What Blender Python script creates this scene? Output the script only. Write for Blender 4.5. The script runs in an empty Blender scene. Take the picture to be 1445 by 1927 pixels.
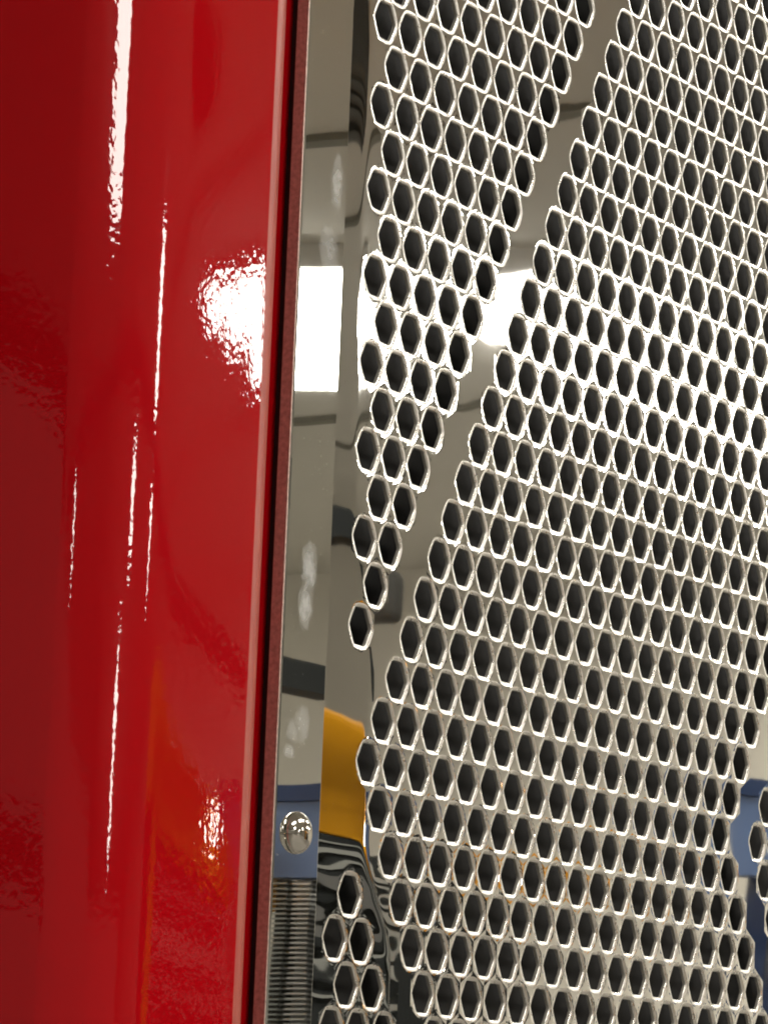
import bpy, math, random
import numpy as np
from mathutils import Matrix, Vector

random.seed(4)
scene = bpy.context.scene
col = scene.collection

# ------------------------------------------------------------------ camera
P = 0.016                     # hole pitch of the grille (metres)
H = 1.25                      # height of the grille's middle above the floor
S3 = math.sqrt(3) / 2
CW = Vector((-1.22897835, -0.63698063, 1.03144965))
FW = Vector((0.85399527, 0.4962012, 0.15644952))
RT = Vector((0.49654341, -0.86710327, 0.03970589))
DN = Vector((0.15536, 0.04377533, -0.98688753))
FPX = 7700.0
cam_data = bpy.data.cameras.new('camera')
cam = bpy.data.objects.new('camera', cam_data)
col.objects.link(cam)
cam_data.sensor_fit = 'HORIZONTAL'
cam_data.sensor_width = 36.0
cam_data.lens = FPX / 1445.0 * 36.0
cam_data.clip_start = 0.05
cam_data.clip_end = 200
cam_data.dof.use_dof = False
cam_data.dof.focus_distance = 1.40
cam_data.dof.aperture_fstop = 180
m = Matrix.Identity(4)
for i in range(3):
    m[i][0], m[i][1], m[i][2], m[i][3] = RT[i], -DN[i], -FW[i], CW[i]
cam.matrix_world = m
scene.camera = cam

# ------------------------------------------------------------------ world (dim even indoor ambience), exposure
world = bpy.data.worlds.new('World')
scene.world = world
world.use_nodes = True
bg = world.node_tree.nodes['Background']
bg.inputs[0].default_value = (1.0, 0.92, 0.76, 1)
bg.inputs[1].default_value = 0.18
scene.view_settings.view_transform = 'Standard'
scene.view_settings.look = 'None'
scene.view_settings.exposure = 0.15
scene.view_settings.gamma = 1.0
scene.cycles.use_denoising = True
scene.cycles.filter_width = 1.9
scene.cycles.max_bounces = 8
scene.cycles.glossy_bounces = 6
scene.cycles.caustics_reflective = True
scene.cycles.sample_clamp_indirect = 6.0
LAMP = 20.0                   # emission of a ceiling lamp's diffuser

# ------------------------------------------------------------------ helpers
def tag(o, label=None, cat=None, group=None, kind=None):
    if label: o['label'] = label
    if cat: o['category'] = cat
    if group: o['group'] = group
    if kind: o['kind'] = kind
    return o

def mesh_obj(name, verts, faces, mat, parent=None, smooth=False):
    me = bpy.data.meshes.new(name)
    me.from_pydata([tuple(v) for v in verts], [], faces)
    me.validate()
    if smooth:
        me.polygons.foreach_set('use_smooth', [True] * len(me.polygons))
    me.materials.append(mat)
    me.update()
    o = bpy.data.objects.new(name, me)
    col.objects.link(o)
    if parent is not None:
        o.parent = parent
    return o

def empty(name, loc=(0, 0, 0), parent=None):
    o = bpy.data.objects.new(name, None)
    o.empty_display_size = 0.05
    col.objects.link(o)
    o.location = loc
    if parent is not None:
        o.parent = parent
    return o

def box_data(x0, x1, y0, y1, z0, z1):
    v = [(x0, y0, z0), (x1, y0, z0), (x1, y1, z0), (x0, y1, z0),
         (x0, y0, z1), (x1, y0, z1), (x1, y1, z1), (x0, y1, z1)]
    f = [(0, 3, 2, 1), (4, 5, 6, 7), (0, 1, 5, 4), (1, 2, 6, 5), (2, 3, 7, 6), (3, 0, 4, 7)]
    return v, f

def box(name, x0, x1, y0, y1, z0, z1, mat, parent=None, bevel=0.0):
    v, f = box_data(x0, x1, y0, y1, z0, z1)
    o = mesh_obj(name, v, f, mat, parent)
    if bevel:
        b = o.modifiers.new('bevel', 'BEVEL')
        b.width = bevel
        b.segments = 3
    return o

def new_mat(name):
    mt = bpy.data.materials.new(name)
    mt.use_nodes = True
    nt = mt.node_tree
    return mt, nt, nt.nodes['Principled BSDF'], nt.links

def node(nt, kind, **kw):
    n = nt.nodes.new(kind)
    for k, v in kw.items():
        if k.startswith('i_'):
            n.inputs[k[2:].replace('_', ' ')].default_value = v
        else:
            setattr(n, k, v)
    return n

def math_node(nt, op, a, b=None, c=None):
    n = nt.nodes.new('ShaderNodeMath')
    n.operation = op
    for i, s in enumerate((a, b, c)):
        if s is None: continue
        if isinstance(s, (int, float)):
            n.inputs[i].default_value = s
        else:
            nt.links.new(s, n.inputs[i])
    return n.outputs[0]

def noise(nt, vec, scale, detail=2.0, rough=0.5):
    n = node(nt, 'ShaderNodeTexNoise')
    n.inputs['Scale'].default_value = scale
    n.inputs['Detail'].default_value = detail
    n.inputs['Roughness'].default_value = rough
    nt.links.new(vec, n.inputs['Vector'])
    return n

def simple(name, rgb, rough=0.5, metal=0.0, vary=0.15, scale=8.0):
    mt, nt, b, L = new_mat(name)
    g = node(nt, 'ShaderNodeNewGeometry')
    n = noise(nt, g.outputs['Position'], scale, 4.0)
    mix = node(nt, 'ShaderNodeMix', data_type='RGBA')
    mix.inputs['A'].default_value = tuple(c * (1 - vary) for c in rgb) + (1,)
    mix.inputs['B'].default_value = tuple(min(1, c * (1 + vary)) for c in rgb) + (1,)
    L.new(n.outputs['Fac'], mix.inputs['Factor'])
    L.new(mix.outputs['Result'], b.inputs['Base Color'])
    b.inputs['Roughness'].default_value = rough
    b.inputs['Metallic'].default_value = metal
    return mt

# ------------------------------------------------------------------ materials
def make_chrome(name, rough, base, wave_scale, wave_h, dents=False, spots=()):
    mt, nt, b, L = new_mat(name)
    g = node(nt, 'ShaderNodeNewGeometry')
    pos = g.outputs['Position']
    b.inputs['Metallic'].default_value = 1.0
    b.inputs['Base Color'].default_value = base + (1,)
    n1 = noise(nt, pos, wave_scale, 1.0)
    h = math_node(nt, 'MULTIPLY', n1.outputs['Fac'], wave_h)
    sep = node(nt, 'ShaderNodeSeparateXYZ')
    L.new(pos, sep.inputs[0])
    if dents:
        # rippled sheet between the holes at the lower left corner of the panel
        mpd = node(nt, 'ShaderNodeMapping')
        mpd.inputs['Scale'].default_value = (40, 40, 105)
        L.new(pos, mpd.inputs['Vector'])
        n2 = noise(nt, mpd.outputs[0], 1.0, 0.5)
        mz = node(nt, 'ShaderNodeMapRange', clamp=True)
        mz.inputs['From Min'].default_value = 1.138
        mz.inputs['From Max'].default_value = 1.118
        L.new(sep.outputs['Z'], mz.inputs['Value'])
        mx = node(nt, 'ShaderNodeMapRange', clamp=True)
        mx.inputs['From Min'].default_value = -0.095
        mx.inputs['From Max'].default_value = -0.112
        L.new(sep.outputs['X'], mx.inputs['Value'])
        k = math_node(nt, 'MULTIPLY', mz.outputs[0], mx.outputs[0])
        k = math_node(nt, 'MULTIPLY', k, n2.outputs['Fac'])
        h = math_node(nt, 'MULTIPLY_ADD', k, 0.00008, h)
        mk = node(nt, 'ShaderNodeMapRange', clamp=True, interpolation_type='SMOOTHSTEP')
        mk.inputs['From Min'].default_value = 1.260
        mk.inputs['From Max'].default_value = 1.172
        mk.inputs['To Min'].default_value = -0.1528
        mk.inputs['To Max'].default_value = -0.1370
        L.new(sep.outputs['Z'], mk.inputs['Value'])
        # metal drawn down towards each punched hole
        ca = node(nt, 'ShaderNodeAttribute', attribute_name='crown')
        h = math_node(nt, 'MULTIPLY_ADD', ca.outputs['Fac'], 0.000020, h)
        ml = node(nt, 'ShaderNodeMapRange', clamp=True, interpolation_type='SMOOTHSTEP')
        ml.inputs['From Min'].default_value = 1.130
        ml.inputs['From Max'].default_value = 1.090
        ml.inputs['To Min'].default_value = 0.0
        ml.inputs['To Max'].default_value = 0.018
        L.new(sep.outputs['Z'], ml.inputs['Value'])
        # the sheet is rolled back slightly along the frame strip
        e = math_node(nt, 'MULTIPLY', math_node(nt, 'SUBTRACT', math_node(nt, 'ADD', mk.outputs[0], ml.outputs[0]), sep.outputs['X']), 1 / 0.0010)
        e = math_node(nt, 'LOGARITHM', math_node(nt, 'ADD', math_node(nt, 'EXPONENT', e), 1.0), math.e)
        h = math_node(nt, 'MULTIPLY_ADD', e, -0.0010 * 0.075, h)
    bump = node(nt, 'ShaderNodeBump')
    bump.inputs['Strength'].default_value = 1.0
    bump.inputs['Distance'].default_value = 1.0
    L.new(h, bump.inputs['Height'])
    L.new(bump.outputs[0], b.inputs['Normal'])
    # faint polishing haze
    n3 = noise(nt, pos, 300.0, 4.0)
    r = math_node(nt, 'MULTIPLY_ADD', n3.outputs['Fac'], rough * 0.8, rough * 0.6)
    L.new(r, b.inputs['Roughness'])
    if dents or spots:
        # fine dust specks
        nd = noise(nt, pos, 1500.0, 1.0)
        md = node(nt, 'ShaderNodeMapRange', clamp=True)
        md.inputs['From Min'].default_value = 0.74
        md.inputs['From Max'].default_value = 0.80
        md.inputs['To Max'].default_value = 0.3
        L.new(nd.outputs['Fac'], md.inputs['Value'])
        dd = node(nt, 'ShaderNodeBsdfDiffuse')
        dd.inputs['Color'].default_value = (0.75, 0.73, 0.68, 1)
        mixd = node(nt, 'ShaderNodeMixShader')
        L.new(md.outputs[0], mixd.inputs[0])
        L.new(b.outputs[0], mixd.inputs[1])
        L.new(dd.outputs[0], mixd.inputs[2])
        L.new(mixd.outputs[0], nt.nodes['Material Output'].inputs['Surface'])
    if spots:
        # dried water spots: (x, z, half width, half height)
        total = None
        n4 = noise(nt, pos, 420.0, 3.0)
        for sx, sz, rx, rz, amp in spots:
            dx = math_node(nt, 'MULTIPLY', math_node(nt, 'SUBTRACT', sep.outputs['X'], sx), 1 / rx)
            dz = math_node(nt, 'MULTIPLY', math_node(nt, 'SUBTRACT', sep.outputs['Z'], sz), 1 / rz)
            d = math_node(nt, 'ADD', math_node(nt, 'MULTIPLY', dx, dx), math_node(nt, 'MULTIPLY', dz, dz))
            d = math_node(nt, 'MULTIPLY_ADD', n4.outputs['Fac'], 1.5, d)
            mr = node(nt, 'ShaderNodeMapRange', clamp=True)
            mr.inputs['From Min'].default_value = 1.9
            mr.inputs['From Max'].default_value = 0.7
            mr.inputs['To Max'].default_value = amp
            L.new(d, mr.inputs['Value'])
            total = mr.outputs[0] if total is None else math_node(nt, 'MAXIMUM', total, mr.outputs[0])
        dif = node(nt, 'ShaderNodeBsdfDiffuse')
        dif.inputs['Color'].default_value = (0.8, 0.8, 0.78, 1)
        ms = node(nt, 'ShaderNodeMixShader')
        L.new(total, ms.inputs[0])
        L.new(mixd.outputs[0], ms.inputs[1])
        L.new(dif.outputs[0], ms.inputs[2])
        L.new(ms.outputs[0], nt.nodes['Material Output'].inputs['Surface'])
    return mt

STEEL = (0.79, 0.78, 0.75)
M_plate = make_chrome('polished_steel_sheet', 0.018, STEEL, 26.0, 0.00010, dents=True)
M_rim = make_chrome('polished_hole_edge', 0.29, (0.88, 0.85, 0.79), 26.0, 0.00005)
M_strip = make_chrome('polished_frame', 0.012, (0.79, 0.785, 0.745), 16.0, 0.00005,
                      spots=((-0.1815, 1.2075, 0.0048, 0.0085, 0.42), (-0.1828, 1.1955, 0.0042, 0.0075, 0.42),
                             (-0.1745, 1.328, 0.0036, 0.0095, 0.35), (-0.178, 1.307, 0.006, 0.007, 0.28),
                             (-0.1815, 1.160, 0.0045, 0.006, 0.25), (-0.1868, 1.157, 0.004, 0.004, 0.22),
                             (-0.1885, 1.151, 0.0035, 0.0025, 0.3)))
M_bolt = make_chrome('bright_bolt', 0.08, (0.70, 0.66, 0.59), 200.0, 0.00001)

def make_wall_edge():
    mt, nt, b, L = new_mat('cut_steel_edge')
    b.inputs['Base Color'].default_value = (0.52, 0.49, 0.43, 1)
    b.inputs['Metallic'].default_value = 0.5
    b.inputs['Roughness'].default_value = 0.45
    return mt
M_edge = make_wall_edge()

def make_red():
    mt, nt, b, L = new_mat('red_gloss_paint')
    b.inputs['Base Color'].default_value = (0.36, 0.001, 0.004, 1)
    b.inputs['Roughness'].default_value = 0.5
    b.inputs['Specular IOR Level'].default_value = 0.0
    b.inputs['Coat Weight'].default_value = 1.0
    b.inputs['Coat Roughness'].default_value = 0.02
    b.inputs['Coat IOR'].default_value = 1.5
    g = node(nt, 'ShaderNodeNewGeometry')
    mp = node(nt, 'ShaderNodeMapping')
    mp.inputs['Scale'].default_value = (1, 1, 0.7)
    L.new(g.outputs['Position'], mp.inputs['Vector'])
    n1 = noise(nt, mp.outputs[0], 520.0, 1.5)
    n2 = noise(nt, mp.outputs[0], 60.0, 1.0)
    h = math_node(nt, 'MULTIPLY', n1.outputs['Fac'], 0.000024)
    h = math_node(nt, 'MULTIPLY_ADD', n2.outputs['Fac'], 0.00003, h)
    bump = node(nt, 'ShaderNodeBump')
    bump.inputs['Distance'].default_value = 1.0
    L.new(h, bump.inputs['Height'])
    L.new(bump.outputs[0], b.inputs['Coat Normal'])
    return mt
M_red = make_red()
def make_lip():  # the lip's salmon highlight is put into the base colour
    mt, nt, b, L = new_mat('red_edge_highlight')
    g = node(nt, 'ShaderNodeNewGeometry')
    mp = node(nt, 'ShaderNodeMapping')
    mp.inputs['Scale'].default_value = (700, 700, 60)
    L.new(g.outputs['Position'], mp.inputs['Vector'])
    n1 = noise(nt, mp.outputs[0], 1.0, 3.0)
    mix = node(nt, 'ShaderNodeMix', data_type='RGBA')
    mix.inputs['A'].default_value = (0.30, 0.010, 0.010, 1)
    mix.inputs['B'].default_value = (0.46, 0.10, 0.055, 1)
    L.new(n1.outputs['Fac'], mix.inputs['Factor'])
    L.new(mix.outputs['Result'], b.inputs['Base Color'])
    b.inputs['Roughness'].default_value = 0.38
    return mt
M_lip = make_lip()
M_black = simple('black_radiator', (0.009, 0.008, 0.007), 0.8, 0.0, 0.95, 70.0)
M_gap = simple('black_gap_backing', (0.012, 0.008, 0.008), 0.7)
M_ceil = simple('ceiling_paint', (0.76, 0.735, 0.67), 0.8, 0, 0.06, 1.2)
M_wall = simple('wall_paint', (0.80, 0.76, 0.67), 0.8, 0, 0.06, 0.8)
M_floor = simple('concrete_floor', (0.22, 0.21, 0.19), 0.5, 0, 0.2, 1.0)
M_blue = simple('blue_enamel', (0.14, 0.22, 0.42), 0.5)
M_navy = simple('navy_enamel', (0.015, 0.045, 0.14), 0.4)
M_orange = simple('orange_enamel', (0.95, 0.40, 0.006), 0.35)
M_dark = simple('charcoal_steel', (0.03, 0.034, 0.034), 1.0)
M_grey = simple('grey_case', (0.10, 0.098, 0.09), 0.8)
M_side_tint = simple('red_reflection_edge', (0.52, 0.38, 0.32), 0.45, 0.8, 0.5, 700.0)  # brown-pink base carries the hood's red reflection on the strip's side
M_seam = simple('ceiling_seam', (0.22, 0.21, 0.17), 0.7)
M_board_a = simple('grey_board', (0.42, 0.43, 0.40), 0.5)
M_board_c = simple('mid_board', (0.20, 0.20, 0.19), 0.6)
M_board_b = simple('dark_board', (0.05, 0.05, 0.045), 0.5)
M_white = simple('white_steel', (0.75, 0.74, 0.70), 0.4)
M_lamp, nt, b, L = new_mat('lamp_diffuser')
b.inputs['Base Color'].default_value = (0.9, 0.9, 0.9, 1)
b.inputs['Emission Color'].default_value = (1.0, 0.96, 0.89, 1)
b.inputs['Emission Strength'].default_value = LAMP

# ------------------------------------------------------------------ the room that the chrome mirrors
ZC = H + 1.75
tag(box('floor', -9, 11, -34, 8, -0.1, 0, M_floor), kind='structure')
ceiling = tag(box('ceiling', -9, 11, -34, 8, ZC + 0.06, ZC + 0.16, M_ceil), kind='structure')
tag(box('wall', 11.0, 11.2, -34, 8, 0, ZC + 0.06, M_wall), kind='structure')
for x in (5.6, 8.3):
    box('seam_strip', x, x + 0.05, -12, 8, ZC + 0.045, ZC + 0.0595, M_seam, ceiling)

def lamp(x0, x1, y0, y1, label, rot=0.0, center=None):
    t = empty('ceiling_light', ((x0 + x1) / 2, (y0 + y1) / 2, ZC))
    if center: t.location = (center[0], center[1], ZC)
    hx, hy = (x1 - x0) / 2, (y1 - y0) / 2
    box('housing', -hx - 0.03, hx + 0.03, -hy - 0.03, hy + 0.03, 0.004, 0.06, M_white, t)
    box('diffuser', -hx, hx, -hy, hy, -0.02, 0.0035, M_lamp, t)
    t.rotation_euler = (0, 0, rot)
    tag(t, label, 'lamp', 'ceiling lights mirrored in the chrome and paint')
    return t

def slanted_lamp(along, across, length, width, label):
    # corner given along / across the lamp row that starts over (6.50, -3.99) and runs 22 degrees off the truck's axis
    ca, sa = math.cos(math.radians(22)), math.sin(math.radians(22))
    a, c = along + length / 2, across + width / 2
    lamp(-length / 2, length / 2, -width / 2, width / 2, label, rot=math.radians(-22),
         center=(6.50 + a * ca - c * sa, -3.99 - a * sa - c * ca))
slanted_lamp(0, 0, 1.30, 0.34, 'bright white ceiling panel mirrored in the narrow chrome strip')
slanted_lamp(0.06, 0.405, 0.72, 0.20, 'short white ceiling panel mirrored in the glare on the red panel')
slanted_lamp(0.10, 0.67, 0.34, 0.16, 'smallest white ceiling panel mirrored at the tip of the glare on the red panel')
lamp(6.7, 10.6, -3.95, -3.57, 'long white ceiling light mirrored across the perforated steel panel')

def radial_lamp(az, el0, el1, w, zs, label):
    # a lamp whose long axis points at the hood, seen from height zs between the elevations el0 > el1
    h = ZC - zs
    r0, r1 = h / math.tan(math.radians(el0)), h / math.tan(math.radians(el1))
    rc, a = (r0 + r1) / 2, math.radians(az)
    lamp(-(r1 - r0) / 2, (r1 - r0) / 2, -w / 2, w / 2, label, rot=a - math.pi / 2,
         center=(-0.25 + rc * math.sin(a), -rc * math.cos(a)))

radial_lamp(-21, 18.5, 12.5, 0.75, H + 0.13, 'white ceiling light mirrored as the broad streak at the top of the red hood')
radial_lamp(31, 12.7, 9.7, 0.5, H + 0.06, 'white ceiling light mirrored as the thin streak beside the red panel')
radial_lamp(11, 9.6, 8.1, 0.6, H, 'white ceiling light mirrored as the short lower streak on the hood ridge')
radial_lamp(31.5, 8.9, 7.5, 0.25, H, 'far white ceiling light mirrored as the small streak under the thin one')

radial_lamp(5, 7.0, 3.9, 0.5, H - 0.08, 'farthest white ceiling light mirrored as the long faint streak low on the hood')
radial_lamp(-35, 9.2, 7.8, 0.16, H - 0.01, 'small white ceiling light mirrored as the dotted streak at the hood crease')
for lx, ly, hx, hy, w1 in ((-1.2, -1.8, 0.6, 0.3, 'leftmost'), (1.3, -1.9, 0.8, 0.3, 'widest'), (4.2, -1.4, 0.6, 0.2, 'rightmost')):  # unseen lamps added to brighten the red paint and hole walls
    lamp(lx - hx, lx + hx, ly - hy, ly + hy, 'added unseen ceiling light above the truck front, %s of the overhead row' % w1)
# dark ceiling vent and hanging speaker mirrored at the left edge of the panel
vent = empty('ceiling_vent', (4.45, -3.78, ZC))
box('case', -0.27, 0.27, -0.18, 0.18, -0.09, 0.058, M_grey, vent, bevel=0.02)
for k in range(4):
    box('louvre', -0.25, 0.25, -0.15 + k * 0.085, -0.11 + k * 0.085, -0.1, -0.0905, M_board_b, vent)
tag(vent, 'dark ceiling vent mirrored at the upper left corner of the panel', 'vent')
spk = empty('hanging_speaker', (5.0, -2.99, 0))
box('case', -0.05, 0.05, -0.055, 0.055, 1.975, 2.065, M_grey, spk, bevel=0.03)
box('cable', -0.004, 0.004, -0.004, 0.004, 2.06, ZC + 0.058, M_dark, spk)
tag(spk, 'dark hanging speaker mirrored beside the lowest hole of the upper field', 'speaker')

# blue rail, orange cover, slat stacks and dark beam: mirrored low in the chrome
def rack(y0, y1, label):
    rail = empty('blue_rack', (5.0, (y0 + y1) / 2, 0))
    h = (y1 - y0) / 2
    box('rail', 0.0, 0.06, -h, h, 1.523, 1.655, M_blue, rail)
    box('cap', -0.01, 0.07, -h - 0.005, h + 0.005, 1.656, 1.686, M_navy, rail)
    for yy in (-h + 0.003, h - 0.043):
        box('post', 0.065, 0.105, yy, yy + 0.04, 0, 1.65, M_navy, rail)
    tag(rail, label, 'rack', 'blue racks mirrored in the chrome')
rack(-3.45, -3.085, 'blue steel rack rail mirrored behind the bolt in the chrome strip')
rack(-2.295, -1.90, 'blue steel rack rail mirrored at the right border of the panel')

def slats(name, yc, w, mat_a, mat_b, label):
    t = empty(name, (5.03, yc, 0))
    dz = 0.0090
    me_a = me_b = None
    z = 1.16
    k = 0
    while z < 1.515:
        for mat, h0, h1, inset in ((mat_a, 0, 0.0028, 0.0), (mat_b, 0.0029, 0.0089, 0.012)):
            if mat is mat_a and me_a is not None:
                o = bpy.data.objects.new('slat', me_a)
            elif mat is mat_b and me_b is not None:
                o = bpy.data.objects.new('spacer', me_b)
            else:
                v, f = box_data(-0.03 + inset, 0.1, -w / 2 + inset * 0.25, w / 2 - inset * 0.25, h0, h1)
                nm = 'slat' if mat is mat_a else 'spacer'
                me = bpy.data.meshes.new(nm)
                me.from_pydata(v, [], f)
                me.materials.append(mat)
                if mat is mat_a: me_a = me
                else: me_b = me
                o = bpy.data.objects.new(nm, me)
            col.objects.link(o)
            o.parent = t
            o.location = (0, 0, z)
        z += dz
        k += 1
    box('base', -0.03, 0.1, -w / 2, w / 2, 0, 1.155, M_dark, t)
    box('back_panel', 0.101, 0.11, -0.026, 0.026, 1.157, 1.515, M_dark, t)
    tag(t, label, 'stack')
slats('slat_stack', -3.1750, 0.029, M_board_a, M_board_b, 'dark ribbed stack mirrored in the bottom of the chrome strip, nearer the red hood')
slats('slat_stack', -3.1300, 0.034, M_white, M_board_c, 'grey ribbed stack mirrored in the bottom of the chrome strip, nearer the holes')

crate = empty('dark_crate', (4.9, -2.945, 0))
box('case', 0.012, 0.3, -0.075, 0.075, 0, 1.55, M_dark, crate)
for z, hz in ((1.02, 0.05), (1.12, 0.02), (1.185, 0.05), (1.27, 0.022), (1.33, 0.03), (1.385, 0.012), (1.42, 0.03), (1.47, 0.012), (1.505, 0.025)):
    box('slat', 0.0, 0.0115, -0.075, 0.075, z, z + hz, M_board_a, crate)
tag(crate, 'dark slatted crate mirrored as ripples between the small hole cluster and the main field', 'crate')
def prism_y(name, pts, y0, y1, mat, parent=None, bevel=0.0):
    k = len(pts)
    v = [(a, y0, b_) for a, b_ in pts] + [(a, y1, b_) for a, b_ in pts]
    f = [tuple(range(k)), tuple(range(2 * k - 1, k - 1, -1))] + [(i, i + k, (i + 1) % k + k, (i + 1) % k) for i in range(k)]
    o = mesh_obj(name, v, f, mat, parent)
    if bevel:
        b = o.modifiers.new('bevel', 'BEVEL'); b.width = bevel; b.segments = 3
    return o
loader = empty('orange_loader', (0, -3.2, 0))
prism_y('hood_cover', [(3.1, 1.53), (5.06, 1.46), (5.06, 1.56), (4.6, 1.64), (4.0, 1.70), (3.1, 1.73)], -0.5, 0.0, M_orange, loader, 0.02)
prism_y('body', [(3.15, 0.35), (5.0, 0.35), (5.0, 1.458), (3.15, 1.524)], -0.5, -0.02, M_dark, loader)
for z, hz in ((0.93, 0.05), (1.06, 0.03), (1.15, 0.06), (1.27, 0.02), (1.335, 0.04), (1.425, 0.016)):
    box('grille_bar', 3.43, 4.96, -0.018, 0.004, z, z + hz, M_board_a if hz < 0.045 else M_board_c, loader)
v, f = box_data(-0.03, 0.03, -0.02, 0.0, -0.03, 0.03)
wl = mesh_obj('glint_box', [(a + 4.62, b_ + 0.024, c + 1.58) for a, b_, c in v], f, M_lamp, loader)  # glowing box added for the white glint on the orange cover
box('mast', 3.12, 3.42, -0.012, 0.006, 0.3, 1.515, M_orange, loader)
tag(loader, 'orange machine with dark slatted body mirrored at the lower left of the steel panel', 'machine')
obar = box('orange_rail', 4.7, 4.74, -2.70, -2.33, 1.475, 1.512, M_orange, bevel=0.006)
tag(obar, 'orange rail mirrored between the holes in the lower field', 'rail')

beam = box('dark_beam', -3.0, 4.74, -2.96, -2.90, 1.803, 1.852, M_dark)
tag(beam, 'dark overhead beam mirrored as a dark band in the chrome strip', 'beam', kind='thing')

for z, hh, w1 in ((2.20, 0.10, 'higher'), (1.43, 0.09, 'lower')):
    bm_ = box('dark_beam', -5.1, -5.0, -4.5, 0.5, z, z + hh, M_dark)
    tag(bm_, '%s dark beam mirrored as a dark band at the left of the hood' % w1, 'beam', kind='thing')

# ------------------------------------------------------------------ the truck front
truck = empty('truck_front', (0, 0, 0))
tag(truck, 'red truck front with a polished steel grille of hexagonal holes', 'truck')

Z0, Z1 = 0.80, 1.72

def ray_dir(u, v=963.5):
    d = FW + RT * ((u - 722.5) / FPX) + DN * ((v - 963.5) / FPX)
    return d

# hood profile: normal azimuth (degrees, 0 = same way as the grille, minus = towards the left) over picture column
KEY = [(487, 1.0), (470, 0.2), (420, -0.9), (355, -2.3), (325, -6), (302, -14), (268, -24), (255, -27), (237, -32),
       (222, -38.5), (182, -41.5), (162, -47), (146, -52), (141, -58), (120, -60), (0, -66), (-250, -75)]
def phi_at(u):
    for (u1, p1), (u0, p0) in zip(KEY, KEY[1:]):
        if u >= u0:
            k = (u - u0) / (u1 - u0)
            return p0 + (p1 - p0) * k
    return KEY[-1][1]

LIPX, LIPY = -0.2090, -0.003          # silhouette of the lip
R_LIP = 0.017
prof = []                             # from the ledge under the chrome strip, out over the lip and back along the hood
def arc(cx, cy, r, a0, a1, n):
    return [(cx + r * math.sin(math.radians(a0 + (a1 - a0) * i / n)), cy - r * math.cos(math.radians(a0 + (a1 - a0) * i / n))) for i in range(n + 1)]
big = arc(0, 0, R_LIP, 30, 1.0, 16)
ox, oy = LIPX - big[0][0], LIPY - big[0][1]
big = [(x + ox, y + oy) for x, y in big]
# tight return behind the silhouette
tight = arc(0, 0, 0.002, 100, 30, 8)
tx, ty = big[0][0] - tight[-1][0], big[0][1] - tight[-1][1]
tight = [(x + tx, y + ty) for x, y in tight]
ledge_y = tight[0][1] + 0.0055
prof = [(-0.172, ledge_y), (-0.185, ledge_y), (tight[0][0] + 0.001, ledge_y), (tight[0][0] - 0.001, ledge_y - 0.002)] + tight[:-1] + big
# march left along the hood
x, y = prof[-1]
Rt = Vector((RT.x, RT.y)).normalized()
u = 487.0
pxs = 1 / FPX
while u > -250:
    ph = math.radians(phi_at(u - 1))
    t = (math.cos(ph), math.sin(ph))
    dist = (Vector((x, y, H)) - CW).dot(FW)
    ds = 2.0 * dist / FPX
    den = RT.x * t[0] + RT.y * t[1]
    dl = ds / den
    x -= t[0] * dl
    y -= t[1] * dl
    prof.append((x, y))
    u -= 2.0
verts, faces = [], []
zs = [Z0 + (Z1 - Z0) * i / 8 for i in range(9)]
n = len(prof)
for zz in zs:
    verts += [(px, py, zz) for px, py in prof]
for j in range(len(zs) - 1):
    for i in range(n - 1):
        a = j * n + i
        faces.append((a, a + n, a + n + 1, a + 1))
# split: lip and hood as two parts that share the seam of points
cut = 4 + len(tight) - 1 + len(big) - 1
def sub_profile(i0, i1):
    vv, ff = [], []
    k = i1 - i0 + 1
    for zz in zs:
        vv += [(px, py, zz) for px, py in prof[i0:i1 + 1]]
    for j in range(len(zs) - 1):
        for i in range(k - 1):
            a = j * k + i
            ff.append((a, a + k, a + k + 1, a + 1))
    return vv, ff
hood = mesh_obj('hood', *sub_profile(cut, n - 1), M_red, truck, True)
mesh_obj('lip', *sub_profile(4, cut), M_lip, hood, True)['label'] = 'edge of the red hood with its pale highlight painted in'
hood['label'] = 'glossy red painted hood edge with white light streaks'
mesh_obj('ledge', *sub_profile(0, 4), M_red, hood, False)

# chrome frame strip
SX0, SX1, SY = -0.1948, -0.1687, -0.003
v, f = box_data(SX0, SX1, SY, 0.0012, Z0, Z1)
strip = mesh_obj('frame_strip', v, f, M_strip, truck)
bv = strip.modifiers.new('bevel', 'BEVEL'); bv.width = 0.0006; bv.segments = 4
box('tinted_side', SX0 - 0.0008, SX0 - 0.0001, SY + 0.0002, 0.0011, Z0, Z1, M_side_tint, strip)
strip['label'] = 'flat mirror-polished strip with water spots and one bolt'
box('gap_backing', SX0 + 0.0015, SX1 - 0.002, 0.0014, ledge_y - 0.0005, Z0, Z1, M_gap, strip)  # black backing put in so the gap under the strip edge stays dark

# domed bolt head
bx, bz, br = -0.1825, 1.1270, 0.0064
verts, faces = [], []
prof_b = [(1.0, 0.0), (1.0, 0.06), (0.97, 0.16), (0.90, 0.28), (0.78, 0.40), (0.62, 0.50), (0.42, 0.575), (0.2, 0.61)]
NB = 48
for r_, h_ in prof_b:
    for k in range(NB):
        a = 2 * math.pi * k / NB
        verts.append((bx + br * r_ * math.cos(a), SY - 0.0002 - br * h_, bz + br * r_ * math.sin(a)))
verts.append((bx, SY - 0.0002 - br * 0.62, bz))
for j in range(len(prof_b) - 1):
    for k in range(NB):
        a, b_ = j * NB + k, j * NB + (k + 1) % NB
        faces.append((a, b_, b_ + NB, a + NB))
top = len(verts) - 1
for k in range(NB):
    faces.append(((len(prof_b) - 1) * NB + k, (len(prof_b) - 1) * NB + (k + 1) % NB, top))
mesh_obj('bolt', verts, faces, M_bolt, strip, True)['label'] = 'domed chrome bolt head'

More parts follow.
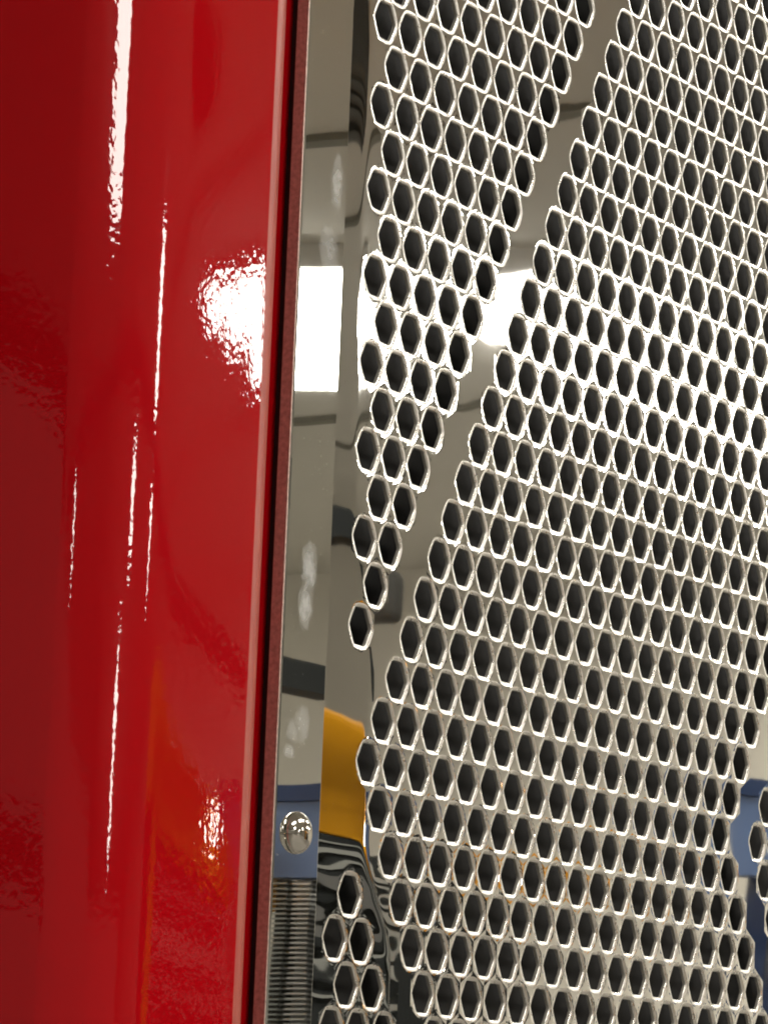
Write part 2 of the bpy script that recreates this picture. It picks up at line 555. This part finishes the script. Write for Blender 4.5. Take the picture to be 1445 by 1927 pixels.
# ------------------------------------------------------------------ perforated panel
def has_hole(r, x):
    a = abs(r - 17) / 2
    if x >= 18.5 + a: return x <= 34.5 + a
    if x >= 0.5 + a: return x <= 16.5 + a
    if x <= -1.5 + a:
        return x >= (-0.5 if r >= 20 else 0.0)
    return False

NS = 36
ANG = [2 * math.pi * k / NS for k in range(NS)]
def hex_radius(a, R, rc, k):
    # radius of a hexagon (corner at angle 0) of circumradius R whose corners are softly cut at radius rc
    a6 = (a % (math.pi / 3)) - math.pi / 6
    rh = R * math.cos(math.pi / 6) / math.cos(a6)
    return -k * math.log(math.exp(-rh / k) + math.exp(-rc / k))
OUT = [0.42 * hex_radius(a, 0.512, 0.502, 0.008) + 0.58 * 0.472 for a in ANG]
INN = [hex_radius(a, 0.426, 0.416, 0.006) for a in ANG]
DEPTH = 0.036      # of the rounding
WALL = 0.088        # full depth of the hole edge
def cell_radius(a):
    a6 = (a % (math.pi / 3)) - 0.0
    # cell of the triangular lattice: flat side at angles 0, 60 ... (neighbours), apothem 0.5
    d = min(a6, math.pi / 3 - a6)
    return 0.5 / math.cos(d)

# outline is flat at angle 0 and cornered at 30 degrees: NS is a multiple of 12 so corners are sampled
CELL = [cell_radius(a) for a in ANG]
verts, faces, index = [], [], {}
def vid(px, pz):
    key = (round(px * 4000), round(pz * 4000))
    if key not in index:
        index[key] = len(verts)
        verts.append((px * P, 0.0, pz * P))
    return index[key]
sites = []
crown = {}
XL = -1.9
for r in range(-12, 33):
    k0 = -3
    for k in range(k0, 31):
        xx = k + (0.5 if r % 2 else 0.0)
        if xx < XL + 0.4: continue
        cx, cz = xx - 9, -(r * S3 - 10 * S3)
        outer = [vid(cx + CELL[i] * math.cos(ANG[i]), cz + CELL[i] * math.sin(ANG[i])) for i in range(NS)]
        if has_hole(r, xx):
            inner = [vid(cx + OUT[i] * math.cos(ANG[i]), cz + OUT[i] * math.sin(ANG[i])) for i in range(NS)]
            mid = [vid(cx + (OUT[i] * 0.55 + CELL[i] * 0.45) * math.cos(ANG[i]), cz + (OUT[i] * 0.55 + CELL[i] * 0.45) * math.sin(ANG[i])) for i in range(NS)]
            for q in inner: crown[q] = 0.0
            for q in mid: crown.setdefault(q, 0.72)
            for i in range(NS):
                j = (i + 1) % NS
                for ra, rb in ((outer, mid), (mid, inner)):
                    fc = (ra[i], ra[j], rb[j], rb[i])
                    if len(set(fc)) == 4: faces.append(fc)
            sites.append((cx, cz))
        else:
            faces.append(tuple(outer))
panel = mesh_obj('grille_panel', [(a, b_, c + H) for a, b_, c in verts], faces, M_plate, truck)
at = panel.data.attributes.new('crown', 'FLOAT', 'POINT')
at.data.foreach_set('value', [crown.get(q, 1.0) for q in range(len(verts))])
panel['label'] = 'mirror-polished steel sheet punched with hexagonal holes in slanted fields'

# rolled hole edge, one shared mesh
rings = []
NR = 6
for q in range(NR + 1):
    a = math.pi / 2 * q / NR
    pass
for s_, d_ in ((0, 0), (0.2, 0.0006), (0.45, 0.0027), (0.7, 0.0066), (0.82, 0.0095), (0.92, 0.014), (0.98, 0.020), (1.0, 0.030)):
    rings.append((s_, d_))
rim_v, rim_f, rim_m = [], [], []
for s, d in rings:
    for i in range(NS):
        rr = OUT[i] + (INN[i] - OUT[i]) * s
        rim_v.append((rr * math.cos(ANG[i]) * P, d * P, rr * math.sin(ANG[i]) * P))
for d, sc in ((WALL, 1.0),):
    for i in range(NS):
        rim_v.append((INN[i] * sc * math.cos(ANG[i]) * P, d * P, INN[i] * sc * math.sin(ANG[i]) * P))
for j in range(len(rings)):
    for i in range(NS):
        k = (i + 1) % NS
        rim_f.append((j * NS + i, j * NS + k, (j + 1) * NS + k, (j + 1) * NS + i))
        rim_m.append(1 if j == len(rings) - 1 else 0)
rim_me = bpy.data.meshes.new('hole_rim')
rim_me.from_pydata(rim_v, [], rim_f)
rim_me.materials.append(M_rim)
rim_me.materials.append(M_edge)
rim_me.polygons.foreach_set('material_index', rim_m)
rim_me.polygons.foreach_set('use_smooth', [True] * len(rim_f))
rim_me.update()

def to_px(w):
    q = w - CW
    return 722.5 + FPX * q.dot(RT) / q.dot(FW), 963.5 + FPX * q.dot(DN) / q.dot(FW), q.dot(FW)
inview, other = [], []
for cx, cz in sites:
    u, v_, d = to_px(Vector((cx * P, 0, cz * P + H)))
    (inview if -20 < u < 1465 and -40 < v_ < 1967 else other).append((d, cx, cz))
inview.sort()
for d, cx, cz in inview[:300]:
    o = bpy.data.objects.new('hole_rim', rim_me)
    col.objects.link(o)
    o.parent = panel
    o.location = (cx * P, 0, cz * P + H)
rest = inview[300:] + other
vv, ff, mm = [], [], []
base_v = np.array(rim_v)
for q, (d, cx, cz) in enumerate(rest):
    vv.append(base_v + [cx * P, 0, cz * P + H])
    off = q * len(rim_v)
    ff += [tuple(i + off for i in fc) for fc in rim_f]
    mm += rim_m
ro = mesh_obj('hole_rim_field', np.concatenate(vv).tolist(), ff, M_rim, panel, True)
ro.data.materials.append(M_edge)
ro.data.polygons.foreach_set('material_index', mm)
tag(ro, kind='stuff')

# dark core behind the holes
box('radiator_core', -0.160, 0.36, 0.008, 0.03, Z0, Z1, M_black, truck)
print('holes in view', len(inview), 'all', len(sites))
